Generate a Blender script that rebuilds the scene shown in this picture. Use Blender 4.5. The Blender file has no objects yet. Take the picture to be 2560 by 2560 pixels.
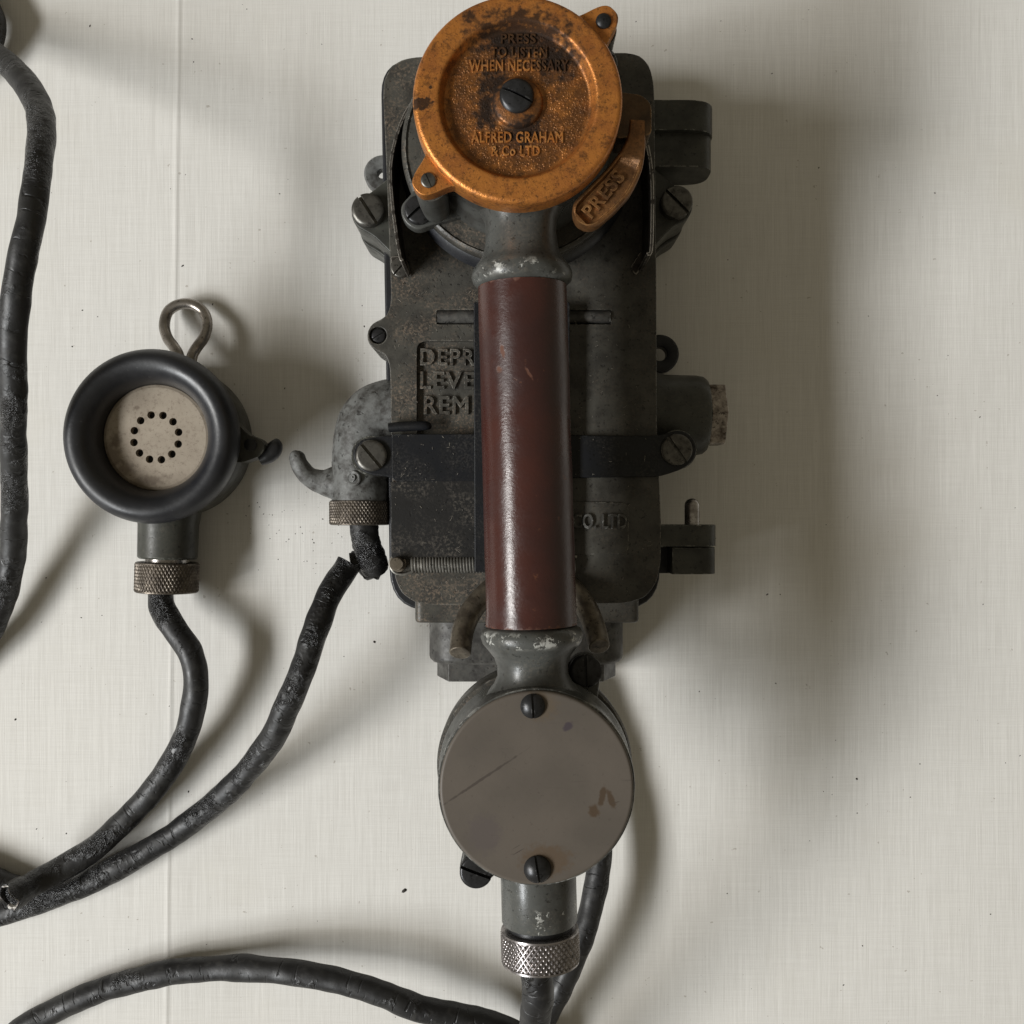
import bpy, bmesh, math, random
from mathutils import Vector, Matrix, noise
random.seed(7)
PI = math.pi
S = 0.001                      # everything below is written in millimetres
scn = bpy.context.scene
C = scn.collection

# ------------------------------------------------------------------ camera, world, light
CAMH = 500.0                   # camera height over the cloth, mm
cam = bpy.data.cameras.new('camera')
cam.sensor_fit = 'HORIZONTAL'; cam.sensor_width = 36.0; cam.lens = 36.0   # 53.13 deg
cam.clip_start = 0.02; cam.clip_end = 50
camo = bpy.data.objects.new('camera', cam); C.objects.link(camo)
camo.location = (0, 0, CAMH*S)
scn.camera = camo

w = bpy.data.worlds.new('World'); scn.world = w; w.use_nodes = True
bgn = w.node_tree.nodes['Background']
bgn.inputs[0].default_value = (1.0, 0.89, 0.67, 1); bgn.inputs[1].default_value = 0.19

def window_light(name, loc, size, power, col):
    l = bpy.data.lights.new(name, 'AREA'); l.shape = 'RECTANGLE'
    l.size, l.size_y = size; l.energy = power; l.color = col
    o = bpy.data.objects.new(name, l); C.objects.link(o)
    o.location = loc
    d = (Vector((0, 0, 0.03)) - Vector(loc)).normalized()
    zx = -d; xx = Vector((0, 1, 0)); xx = (xx - zx*xx.dot(zx)).normalized(); yy = zx.cross(xx)
    o.rotation_euler = Matrix((xx, yy, zx)).transposed().to_euler()
    return o
window_light('window_light_near', (-3.2, -2.10, 2.61), (1.8, 0.74), 143, (0.95, 0.98, 1.0))
window_light('window_light_far', (-3.2, -0.70, 2.61), (1.5, 0.74), 118, (1.0, 0.987, 0.96))

vs = scn.view_settings
vs.view_transform = 'Standard'; vs.look = 'None'; vs.gamma = 1.0; vs.exposure = 0.0
vs.use_curve_mapping = False
scn.cycles.max_bounces = 6

# ------------------------------------------------------------------ helpers
def P(px, py, z):
    """a point of the photograph (2560 px wide) that lies z mm over the cloth"""
    k = (CAMH - z)/2560.0
    return Vector(((px - 1280)*k, (1280 - py)*k, z))
def P2(px, py, z):
    p = P(px, py, z); return (p.x, p.y)
TM = {}
def thing(name, label, cat, loc=(0, 0, 0), rotz=0.0, group=None):
    o = bpy.data.objects.new(name, None); C.objects.link(o)
    o.location = Vector(loc)*S; o.rotation_euler = (0, 0, rotz)
    o.empty_display_size = 0.02
    o['label'] = label; o['category'] = cat
    if group: o['group'] = group
    TM[o.name] = Matrix.Translation(Vector(loc)) @ Matrix.Rotation(rotz, 4, 'Z')
    return o
def root_of(o):
    while o.parent: o = o.parent
    return o
def part(name, bm, m, parent=None, local=False, bevel=0, seg=2, smooth=40, doubles=True, label=None, blim=35):
    """link a bmesh (mm, world coordinates unless local) as one mesh object"""
    if doubles: bmesh.ops.remove_doubles(bm, verts=bm.verts, dist=0.004)
    if parent is not None and not local:
        bm.transform(TM[root_of(parent).name].inverted())
    bm.transform(Matrix.Scale(S, 4))
    bmesh.ops.recalc_face_normals(bm, faces=bm.faces)
    me = bpy.data.meshes.new(name); bm.to_mesh(me); bm.free()
    o = bpy.data.objects.new(name, me); C.objects.link(o)
    if parent is not None: o.parent = parent
    me.materials.append(m)
    if bevel:
        b = o.modifiers.new('bevel', 'BEVEL'); b.width = bevel*S; b.segments = seg
        b.limit_method = 'ANGLE'; b.angle_limit = math.radians(blim); b.harden_normals = False
    for p in me.polygons: p.use_smooth = True
    try: me.set_sharp_from_angle(angle=math.radians(smooth))
    except Exception: pass
    if bevel:
        for e in me.edges: e.use_edge_sharp = False
        wn = o.modifiers.new('wn', 'WEIGHTED_NORMAL'); wn.keep_sharp = True
    if label: o['label'] = label
    return o
def BM(): return bmesh.new()
def carve(o, bm):
    """cut a shape (world mm, same space as the object's mesh after unparenting) out of a part"""
    root = root_of(o)
    if root.name in TM: bm.transform(TM[root.name].inverted())
    bm.transform(Matrix.Scale(S, 4))
    bmesh.ops.recalc_face_normals(bm, faces=bm.faces)
    me = bpy.data.meshes.new('cut'); bm.to_mesh(me); bm.free()
    tmp = bpy.data.objects.new('tmp_body', o.data); cut = bpy.data.objects.new('tmp_cut', me)
    C.objects.link(tmp); C.objects.link(cut)
    b = tmp.modifiers.new('b', 'BOOLEAN'); b.operation = 'DIFFERENCE'; b.object = cut; b.solver = 'EXACT'
    dg = bpy.context.evaluated_depsgraph_get()
    new = bpy.data.meshes.new_from_object(tmp.evaluated_get(dg))
    new.name = o.name
    bpy.data.objects.remove(tmp); bpy.data.objects.remove(cut); bpy.data.meshes.remove(me)
    old = o.data; o.data = new; bpy.data.meshes.remove(old)
    for p in new.polygons: p.use_smooth = True

def frame(origin, axis, ref=(0, 0, 1)):
    """matrix whose local Z runs along axis"""
    z = Vector(axis).normalized(); r = Vector(ref)
    if abs(z.dot(r)) > 0.95: r = Vector((0, 1, 0))
    x = r.cross(z).normalized(); y = z.cross(x)
    m = Matrix((x, y, z)).transposed().to_4x4(); m.translation = Vector(origin)
    return m
def grid_faces(bm, rows, closed_u=True):
    for a, b in zip(rows, rows[1:]):
        n = len(a)
        for i in range(n if closed_u else n-1):
            j = (i+1) % n
            try: bm.faces.new((a[i], a[j], b[j], b[i]))
            except ValueError: pass
def lathe(bm, prof, M=Matrix.Identity(4), seg=64, rfun=None):
    """prof = [(radius, height)] turned round local Z"""
    rows = []
    for r, h in prof:
        row = []
        for i in range(seg):
            a = 2*PI*i/seg; rr = r if rfun is None else rfun(r, h, a)
            row.append(bm.verts.new(M @ Vector((rr*math.cos(a), rr*math.sin(a), h))))
        rows.append(row)
    grid_faces(bm, rows)
    for row, (r, h) in ((rows[0], prof[0]), (rows[-1], prof[-1])):
        if r > 0.02: continue
    return bm
def prism(bm, pts, a0, a1, plane='xy'):
    def mk(p, a):
        if plane == 'xy': return Vector((p[0], p[1], a))
        if plane == 'xz': return Vector((p[0], a, p[1]))
        return Vector((a, p[0], p[1]))
    lo = [bm.verts.new(mk(p, a0)) for p in pts]; hi = [bm.verts.new(mk(p, a1)) for p in pts]
    bm.faces.new(lo); bm.faces.new(hi)
    n = len(pts)
    for i in range(n):
        j = (i+1) % n
        bm.faces.new((lo[i], lo[j], hi[j], hi[i]))
    return bm
def box(bm, x0, x1, y0, y1, z0, z1):
    return prism(bm, [(x0, y0), (x1, y0), (x1, y1), (x0, y1)], z0, z1)
def arc(cx, cy, r, a0, a1, n):
    return [(cx + r*math.cos(math.radians(a0 + (a1-a0)*i/n)), cy + r*math.sin(math.radians(a0 + (a1-a0)*i/n))) for i in range(n+1)]
def rounded(pts, rad, n=5):
    """round every corner of a polygon; rad is one value or a list"""
    out = []; m = len(pts)
    for i in range(m):
        r = rad[i] if isinstance(rad, (list, tuple)) else rad
        p = Vector(pts[i]); a = Vector(pts[i-1]); b = Vector(pts[(i+1) % m])
        da = (a-p); db = (b-p)
        t = min(r, da.length*0.49, db.length*0.49)
        if t < 0.05: out.append(tuple(p)); continue
        A = p + da.normalized()*t; B = p + db.normalized()*t
        for k in range(n+1):
            u = k/n
            q = A*(1-u)**2 + p*2*u*(1-u) + B*u*u
            out.append((q.x, q.y))
    return out
def smooth_path(pts, n=8):
    pts = [Vector(p) for p in pts]; out = []
    ext = [pts[0]*2 - pts[1]] + pts + [pts[-1]*2 - pts[-2]]
    for i in range(1, len(ext)-2):
        p0, p1, p2, p3 = ext[i-1:i+3]
        for k in range(n):
            t = k/n
            out.append(0.5*((2*p1) + (p2-p0)*t + (2*p0-5*p1+4*p2-p3)*t*t + (3*p1-p0-3*p2+p3)*t*t*t))
    out.append(pts[-1]); return out
def tube(bm, pts, rad, seg=16, caps=True, lump=0.0, lumpscale=0.08, smooth=0, seed=0.0, uv=False):
    """sweep a circle; rad is a number or one per control point"""
    n0 = len(pts)
    if smooth:
        path = smooth_path(pts, smooth)
        if isinstance(rad, (list, tuple)):
            rr = []
            for i in range(len(path)):
                t = i/smooth; k = min(int(t), n0-2); f = t-k
                rr.append(rad[k]*(1-f) + rad[k+1]*f)
        else: rr = [rad]*len(path)
    else:
        path = [Vector(p) for p in pts]; rr = list(rad) if isinstance(rad, (list, tuple)) else [rad]*len(path)
    rows = []; prev = None; L = 0; uvl = bm.loops.layers.uv.verify() if uv else None
    lens = []
    for i, p in enumerate(path):
        if i: L += (p - path[i-1]).length
        lens.append(L)
        t = (path[min(i+1, len(path)-1)] - path[max(i-1, 0)]).normalized()
        if prev is None:
            u = Vector((0, 0, 1)); u = (u - t*u.dot(t))
            if u.length < 0.1: u = Vector((0, 1, 0)) - t*t.y
            u.normalize()
        else:
            u = (prev - t*prev.dot(t)).normalized()
        prev = u; v = t.cross(u)
        row = []
        for k in range(seg):
            a = 2*PI*k/seg; d = u*math.cos(a) + v*math.sin(a); q = p + d*rr[i]
            if lump: q = q + d*lump*(noise.noise(q*lumpscale + Vector((seed, 0, 0))) + 0.5*noise.noise(q*lumpscale*2.7 + Vector((seed, 5, 0))))
            row.append(bm.verts.new(q))
        rows.append(row)
    for i in range(len(rows)-1):
        for k in range(seg):
            j = (k+1) % seg
            f = bm.faces.new((rows[i][k], rows[i][j], rows[i+1][j], rows[i+1][k]))
            if uvl:
                vals = [(lens[i], k), (lens[i], k+1), (lens[i+1], k+1), (lens[i+1], k)]
                for lp, (a, b) in zip(f.loops, vals): lp[uvl].uv = (a*0.01, b/seg*0.4)
    if caps:
        bm.faces.new(rows[0]); bm.faces.new(rows[-1])
    return rows
def screw_head(bm, c, r, h=2.0, dome=0.4, ang=0.0, sw=None, sd=1.2, axis=(0, 0, 1)):
    """slotted screw head: two halves, open slot between; ang in degrees is the slot's direction"""
    sw = sw or r*0.2
    M = frame(c, axis) if tuple(axis) != (0, 0, 1) else Matrix.Translation(Vector(c))
    M = M @ Matrix.Rotation(math.radians(ang), 4, 'Z')
    def H(x, y):
        q = min(1.0, math.hypot(x, y)/r)
        e = max(0.0, (q-0.86)/0.14)
        return h + dome*(1-q*q) - 0.10*r*e*e*(0.9 if dome < r*0.3 else 0.4)
    X = math.sqrt(r*r - sw*sw/4); nx, ny = 22, 7
    for s in (1, -1):
        rows = []
        for j in range(ny+1):
            row = []
            for i in range(nx+1):
                x = -X*math.cos(PI*i/nx)
                ym = math.sqrt(max(r*r - x*x, sw*sw/4)); y = sw/2 + (ym - sw/2)*j/ny
                row.append(bm.verts.new(M @ Vector((x, y*s, H(x, y)))))
            rows.append(row)
        wall = [bm.verts.new(M @ Vector((-X*math.cos(PI*i/nx), s*math.sqrt(max(r*r - (X*math.cos(PI*i/nx))**2, sw*sw/4)), 0))) for i in range(nx+1)]
        rows.append(wall)
        low = [bm.verts.new(M @ Vector((-X*math.cos(PI*i/nx), s*sw/2, h-sd))) for i in range(nx+1)]
        rows.insert(0, low)
        grid_faces(bm, rows, False)
    lathe(bm, [(0.001, h-sd), (r*0.985, h-sd), (r*0.985, 0)], M, 32)
    return bm
def knurl(bm, R, L, M, N=46, rows=4, depth=0.55, inner=7.0, lip=0.9):
    """diamond-knurled nut along local Z from 0 to L"""
    seg = N*8
    def tri(t): return abs((t % 1.0)*2-1)
    prof = [(inner, 1.2), (inner+0.2, 0.25), (R-1.6, 0.0), (R-0.9, 0.05), (R-0.3, 0.35), (R-0.25, lip)]
    ny = rows*8
    prof += [(-1, lip + 0.05 + (L-2*lip-0.1)*k/ny) for k in range(ny+1)]
    prof += [(R-0.25, L-lip), (R-0.3, L-0.35), (R-0.9, L-0.05), (R-1.6, L), (inner+0.2, L-0.25), (inner, L-1.2)]
    def rf(r, h, a):
        if r > 0: return r
        u = a/(2*PI)*N; v = (h-lip)/(L-2*lip)*rows
        d = min(tri(u+v), tri(u-v))          # 0 in the grooves, 1 on the diamond tops
        return R - depth + depth*min(1.0, d*1.5)
    lathe(bm, prof, M, seg, rf)
    return bm
def text_bm(bm, s, wd, ht, depth, M, bev=0.12, spacing=1.0):
    """raised lettering fitted to wd x ht mm, centred at M's origin, raised along M's Z"""
    cu = bpy.data.curves.new('t', 'FONT'); cu.body = s; cu.size = 1.0; cu.space_character = spacing
    cu.extrude = 0.1; cu.resolution_u = 3; cu.bevel_depth = 0.02; cu.bevel_resolution = 1
    o = bpy.data.objects.new('t', cu); C.objects.link(o)
    dg = bpy.context.evaluated_depsgraph_get(); dg.update()
    me = bpy.data.meshes.new_from_object(o.evaluated_get(dg))
    bpy.data.objects.remove(o)
    xs = [v.co.x for v in me.vertices]; ys = [v.co.y for v in me.vertices]; zs = [v.co.z for v in me.vertices]
    x0, x1, y0, y1, z0, z1 = min(xs), max(xs), min(ys), max(ys), min(zs), max(zs)
    T = M @ Matrix.Diagonal((wd/(x1-x0), ht/(y1-y0), depth/(z1-z0), 1)) @ Matrix.Translation((-(x0+x1)/2, -(y0+y1)/2, -z0))
    me.transform(T); bm.from_mesh(me); bpy.data.meshes.remove(me)
    return bm

# ------------------------------------------------------------------ materials
class NT:
    def __init__(s, name):
        s.m = bpy.data.materials.new(name); s.m.use_nodes = True
        s.nt = s.m.node_tree; s.b = s.nt.nodes['Principled BSDF']
        s.tc = s.nt.nodes.new('ShaderNodeTexCoord')
    def n(s, t, **kw):
        nd = s.nt.nodes.new(t)
        for k, v in kw.items():
            if k in nd.inputs.keys(): s.set(nd.inputs[k], v)
            else: setattr(nd, k, v)
        return nd
    def set(s, inp, v):
        if isinstance(v, bpy.types.NodeSocket): s.nt.links.new(v, inp)
        elif isinstance(v, (tuple, list)) and inp.type == 'RGBA' and len(v) == 3: inp.default_value = (*v, 1)
        else: inp.default_value = v
    def math(s, op, a, b=0.0, c=0.0, clamp=False):
        nd = s.nt.nodes.new('ShaderNodeMath'); nd.operation = op; nd.use_clamp = clamp
        s.set(nd.inputs[0], a); s.set(nd.inputs[1], b); s.set(nd.inputs[2], c); return nd.outputs[0]
    def mix(s, f, a, b):
        nd = s.nt.nodes.new('ShaderNodeMix'); nd.data_type = 'RGBA'
        s.set(nd.inputs[0], f); s.set(nd.inputs[6], a); s.set(nd.inputs[7], b); return nd.outputs[2]
    def noise(s, scale, detail=4.0, rough=0.55, vec=None, dist=0.0):
        nd = s.n('ShaderNodeTexNoise', Scale=scale, Detail=detail, Roughness=rough, Distortion=dist)
        s.nt.links.new(vec if vec is not None else s.tc.outputs['Object'], nd.inputs['Vector']); return nd.outputs['Fac']
    def step(s, v, lo, hi):
        nd = s.n('ShaderNodeMapRange'); nd.interpolation_type = 'SMOOTHSTEP'
        s.set(nd.inputs[0], v); nd.inputs[1].default_value = lo; nd.inputs[2].default_value = hi; return nd.outputs[0]
    def mapping(s, scale, loc=(0, 0, 0), rot=(0, 0, 0), src='Object'):
        nd = s.n('ShaderNodeMapping'); nd.inputs['Scale'].default_value = scale; nd.inputs['Location'].default_value = loc
        nd.inputs['Rotation'].default_value = rot
        s.nt.links.new(s.tc.outputs[src], nd.inputs['Vector']); return nd.outputs[0]
    def bump(s, h, strength=0.3, dist=0.0005, normal=None):
        nd = s.n('ShaderNodeBump', Strength=strength, Distance=dist); s.nt.links.new(h, nd.inputs['Height'])
        if normal is not None: s.nt.links.new(normal, nd.inputs['Normal'])
        return nd.outputs[0]
    def edge(s, radius=0.0009):
        """1 along hard edges"""
        bv = s.n('ShaderNodeBevel'); bv.samples = 4; bv.inputs['Radius'].default_value = radius
        g = s.n('ShaderNodeNewGeometry')
        d = s.n('ShaderNodeVectorMath'); d.operation = 'DOT_PRODUCT'
        s.nt.links.new(bv.outputs[0], d.inputs[0]); s.nt.links.new(g.outputs['Normal'], d.inputs[1])
        return s.step(s.math('SUBTRACT', 1.0, d.outputs['Value']), 0.02, 0.14)
    def up(s):
        g = s.n('ShaderNodeNewGeometry'); sp = s.n('ShaderNodeSeparateXYZ'); s.nt.links.new(g.outputs['Normal'], sp.inputs[0])
        return s.step(sp.outputs[2], 0.35, 0.95)
    def spot(s, cx, cy, rx, ry, rot=0.0, soft=0.35, wob=0.5, scale=350):
        """an irregular stain round (cx, cy) mm in the object's own coordinates"""
        nz = s.n('ShaderNodeTexNoise', Scale=scale, Detail=3.0); s.nt.links.new(s.tc.outputs['Object'], nz.inputs['Vector'])
        mp = s.n('ShaderNodeMapping'); mp.vector_type = 'TEXTURE'
        mp.inputs['Location'].default_value = (cx*S, cy*S, 0); mp.inputs['Rotation'].default_value = (0, 0, rot)
        mp.inputs['Scale'].default_value = (rx*S, ry*S, 1000)
        s.nt.links.new(s.tc.outputs['Object'], mp.inputs['Vector'])
        ln = s.n('ShaderNodeVectorMath'); ln.operation = 'LENGTH'; s.nt.links.new(mp.outputs[0], ln.inputs[0])
        v = s.math('ADD', ln.outputs['Value'], s.math('MULTIPLY', s.math('SUBTRACT', nz.outputs['Fac'], 0.5), wob*4))
        return s.math('SUBTRACT', 1.0, s.step(v, 1.0-soft, 1.0+soft))
    def out(s, col=None, rough=None, normal=None, metal=None, **kw):
        if col is not None: s.set(s.b.inputs['Base Color'], col)
        if rough is not None: s.set(s.b.inputs['Roughness'], rough)
        if metal is not None: s.set(s.b.inputs['Metallic'], metal)
        if normal is not None: s.nt.links.new(normal, s.b.inputs['Normal'])
        for k, v in kw.items(): s.set(s.b.inputs[k.replace('_', ' ')], v)
        return s.m

def paint(name, base, dark, rough=0.45, metal=0.0, chip=(0.42, 0.42, 0.40), chip_amt=0.55, dust=None, dust_amt=0.5,
          bump=0.25, grain=900, mott=120, spec=0.3, edge_r=0.0009, side=False):
    t = NT(name)
    big = t.noise(mott, 6, 0.65); fine = t.noise(grain, 3, 0.6)
    col = t.mix(t.step(big, 0.35, 0.68), base, dark)
    pit = t.step(t.noise(grain*0.55, 2, 0.7), 0.60, 0.70)
    col = t.mix(t.math('MULTIPLY', pit, 0.75), col, tuple(c*0.35 for c in dark))
    rg = t.math('ADD', rough, t.math('MULTIPLY', t.math('SUBTRACT', big, 0.5), 0.5), clamp=True)
    if dust:
        d = t.math('MULTIPLY', t.math('MULTIPLY', t.step(t.noise(grain*0.8, 4, 0.75), 0.45, 0.66), t.step(t.noise(60, 3), 0.36, 0.62)), t.up())
        d = t.math('MULTIPLY', d, dust_amt)
        if side:      # the dirt lies on the left half
            sx = t.n('ShaderNodeSeparateXYZ'); t.nt.links.new(t.tc.outputs['Object'], sx.inputs[0])
            d = t.math('MULTIPLY', d, t.math('SUBTRACT', 1.0, t.math('MULTIPLY', t.step(sx.outputs[0], -0.005, 0.012), 0.75)))
        col = t.mix(d, col, dust); rg = t.math('ADD', rg, t.math('MULTIPLY', d, 0.35), clamp=True)
    if chip_amt > 0:
        ed = t.edge(edge_r)
        c = t.math('MULTIPLY', ed, t.step(t.noise(330, 4, 0.65), 0.62-0.2*chip_amt, 0.66-0.16*chip_amt))
        c = t.math('MULTIPLY', c, min(1.0, chip_amt*1.6))
        col = t.mix(c, col, chip)
    h = t.math('ADD', t.math('MULTIPLY', fine, 0.6), t.math('SUBTRACT', big, t.math('MULTIPLY', pit, 0.6)))
    t.out(col, rg, t.bump(h, bump, 0.0004), metal)
    t.b.inputs['Specular IOR Level'].default_value = spec
    return t.m

M_grey = paint('grey_enamel', (0.074, 0.076, 0.071), (0.044, 0.043, 0.039), 0.34, chip=(0.5, 0.5, 0.47), chip_amt=0.35, dust=(0.16, 0.14, 0.11), dust_amt=0.3, bump=0.18, mott=70)
def chipped(bands, axis, amt):
    m = paint('chipped_grey_enamel', (0.074, 0.076, 0.071), (0.044, 0.043, 0.039), 0.32, chip=(0.5, 0.5, 0.47), chip_amt=0.3, dust=(0.16, 0.14, 0.11), dust_amt=0.3, bump=0.18, mott=70)
    t = NT.__new__(NT); t.m = m; t.nt = m.node_tree; t.b = t.nt.nodes['Principled BSDF']; t.tc = t.n('ShaderNodeTexCoord')
    sp = t.n('ShaderNodeSeparateXYZ'); t.nt.links.new(t.tc.outputs['Object'], sp.inputs[0]); mk = None
    for c_, hw_ in bands:
        q = t.math('SUBTRACT', 1.0, t.step(t.math('ABSOLUTE', t.math('SUBTRACT', sp.outputs[axis], c_*S)), hw_*0.5*S, hw_*1.2*S))
        mk = q if mk is None else t.math('MAXIMUM', mk, q)
    ch = t.math('MULTIPLY', mk, t.step(t.noise(130, 5, 0.72), 0.60-amt, 0.615-amt))
    old = t.b.inputs['Base Color'].links[0].from_socket
    t.set(t.b.inputs['Base Color'], t.mix(t.math('MULTIPLY', ch, 0.85), old, t.mix(t.step(t.noise(420, 3), 0.4, 0.6), (0.46, 0.46, 0.43), (0.17, 0.165, 0.15))))
    return m
M_elbow = paint('weathered_alloy', (0.14, 0.142, 0.137), (0.045, 0.042, 0.038), 0.5, chip_amt=0.3, bump=0.5, mott=230, grain=560)
M_gland = paint('dusty_grey_casting', (0.078, 0.076, 0.070), (0.030, 0.028, 0.026), 0.45, chip_amt=0.5, bump=0.35, mott=150, grain=700, dust=(0.13, 0.11, 0.09), dust_amt=0.35)
M_body = paint('brown_black_crackle_paint', (0.069, 0.066, 0.057), (0.034, 0.032, 0.028), 0.36, chip=(0.33, 0.31, 0.27), chip_amt=0.55, dust=(0.17, 0.128, 0.092), dust_amt=0.8, bump=0.35, mott=90, grain=1100, side=True)
M_tray = paint('dark_gasket_paint', (0.02, 0.021, 0.024), (0.012, 0.012, 0.013), 0.4, chip_amt=0.15, bump=0.2)
M_olive = paint('dark_olive_paint', (0.055, 0.056, 0.048), (0.030, 0.030, 0.026), 0.4, chip=(0.36, 0.36, 0.32), chip_amt=0.55, dust=(0.13, 0.115, 0.09), dust_amt=0.3, bump=0.2, mott=90)
M_black = paint('black_japanned_sheet', (0.0095, 0.0105, 0.013), (0.0055, 0.006, 0.007), 0.4, chip=(0.22, 0.22, 0.21), chip_amt=0.35, dust=(0.12, 0.11, 0.095), dust_amt=0.2, bump=0.15, grain=1300)
M_dusty = paint('dusty_black_sheet', (0.013, 0.0125, 0.012), (0.007, 0.0068, 0.0065), 0.5, chip=(0.22, 0.22, 0.21), chip_amt=0.35, dust=(0.15, 0.13, 0.105), dust_amt=0.42, bump=0.2, grain=1000)
M_sheet = paint('worn_steel_sheet', (0.07, 0.063, 0.056), (0.035, 0.03, 0.026), 0.36, metal=0.6, chip=(0.62, 0.58, 0.52), chip_amt=1.0, bump=0.15)
M_screw = paint('dark_screw_steel', (0.13, 0.125, 0.113), (0.06, 0.056, 0.05), 0.38, metal=0.75, chip=(0.5, 0.49, 0.46), chip_amt=0.3, bump=0.12, mott=250)
M_blued = paint('blued_screw_steel', (0.04, 0.04, 0.042), (0.02, 0.02, 0.02), 0.34, metal=0.5, chip=(0.35, 0.35, 0.35), chip_amt=0.2, bump=0.1, mott=250)
M_nickel = paint('nickel_plate', (0.50, 0.48, 0.46), (0.20, 0.18, 0.165), 0.28, metal=0.95, chip_amt=0.0, bump=0.1, mott=180)
M_knurl = paint('knurled_nickel', (0.36, 0.335, 0.33), (0.20, 0.185, 0.18), 0.3, metal=0.9, chip_amt=0.0, bump=0.05, mott=260)
M_knurlb = paint('tarnished_knurled_brass', (0.15, 0.128, 0.104), (0.075, 0.063, 0.053), 0.42, metal=0.65, chip_amt=0.0, bump=0.1, mott=260, dust=(0.22, 0.19, 0.15), dust_amt=0.3)
M_prong = paint('worn_brass_rod', (0.16, 0.137, 0.105), (0.068, 0.056, 0.043), 0.4, metal=0.55, chip=(0.55, 0.48, 0.4), chip_amt=0.4, bump=0.2, mott=240, grain=800)
M_hex = paint('rusty_bright_steel', (0.36, 0.32, 0.28), (0.055, 0.04, 0.03), 0.33, metal=0.7, chip=(0.6, 0.56, 0.52), chip_amt=0.4, bump=0.2, mott=230)
M_wire = paint('steel_wire', (0.36, 0.33, 0.30), (0.20, 0.18, 0.155), 0.3, metal=0.85, chip_amt=0.0, bump=0.1, mott=150)
M_spring = paint('spring_wire', (0.27, 0.26, 0.235), (0.13, 0.125, 0.11), 0.4, metal=0.6, chip_amt=0.0, bump=0.1, mott=220)

def rubber_mat():
    t = NT('black_moulded_rubber')
    big = t.noise(60, 5, 0.6)
    col = t.mix(t.step(big, 0.35, 0.75), (0.0085, 0.0095, 0.013), (0.017, 0.0175, 0.020))
    scr = t.step(t.noise(500, 3, 0.7), 0.66, 0.74)
    col = t.mix(t.math('MULTIPLY', scr, 0.35), col, (0.10, 0.10, 0.095))
    return t.out(col, t.math('ADD', 0.44, t.math('MULTIPLY', t.math('SUBTRACT', big, 0.5), 0.6)), t.bump(t.noise(700, 3), 0.12, 0.0004), Specular_IOR_Level=0.6)
M_rubber = rubber_mat()


def cable_mat(name, tar):
    t = NT(name)
    uv = t.mapping((1, 1, 1), src='UV')
    big = t.noise(45, 5, 0.6); mid = t.noise(190, 5, 0.65)
    # cracks run round the cable: a voronoi squeezed along its length
    uvm = t.mapping((11.0, 3.2, 1), src='UV')
    nz = t.n('ShaderNodeTexNoise', Scale=2.0, Detail=3.0); t.nt.links.new(uvm, nz.inputs['Vector'])
    ad = t.n('ShaderNodeVectorMath'); ad.operation = 'MULTIPLY_ADD'
    t.nt.links.new(nz.outputs['Color'], ad.inputs[0]); ad.inputs[1].default_value = (0.9, 0.9, 0); t.nt.links.new(uvm, ad.inputs[2])
    vo = t.n('ShaderNodeTexVoronoi', Scale=1.0); vo.feature = 'DISTANCE_TO_EDGE'; t.nt.links.new(ad.outputs[0], vo.inputs['Vector'])
    crack = t.math('SUBTRACT', 1.0, t.step(vo.outputs['Distance'], 0.005, 0.05))
    crack = t.math('MULTIPLY', crack, t.step(t.noise(75, 3), 0.44, 0.54))
    goo = t.math('MULTIPLY', t.step(t.noise(38, 4, 0.6), 0.60-0.14*tar, 0.70-0.12*tar), t.step(mid, 0.38, 0.52))
    col = t.mix(t.step(big, 0.35, 0.7), (0.0075, 0.0075, 0.0085), (0.016, 0.0158, 0.0155))
    col = t.mix(t.math('MULTIPLY', t.step(mid, 0.52, 0.72), 0.5), col, (0.045, 0.043, 0.039))
    col = t.mix(t.math('MAXIMUM', goo, crack), col, (0.008, 0.008, 0.009))
    rg = t.mix(goo, t.math('ADD', 0.5, t.math('MULTIPLY', t.math('SUBTRACT', mid, 0.5), 0.6)), (0.13, 0.13, 0.13))
    h = t.math('SUBTRACT', t.math('MULTIPLY', mid, 0.5), t.math('MULTIPLY', crack, 1.0))
    lum = t.math('MULTIPLY', goo, t.noise(600, 4, 0.75))
    nrm = t.bump(h, 0.55, 0.0007); nrm = t.bump(lum, 0.9, 0.0012, nrm)
    return t.out(col, rg, nrm)
M_cable = cable_mat('perished_rubber_cable', 1.0)
M_cord = cable_mat('smooth_rubber_cord', 0.0)

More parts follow.
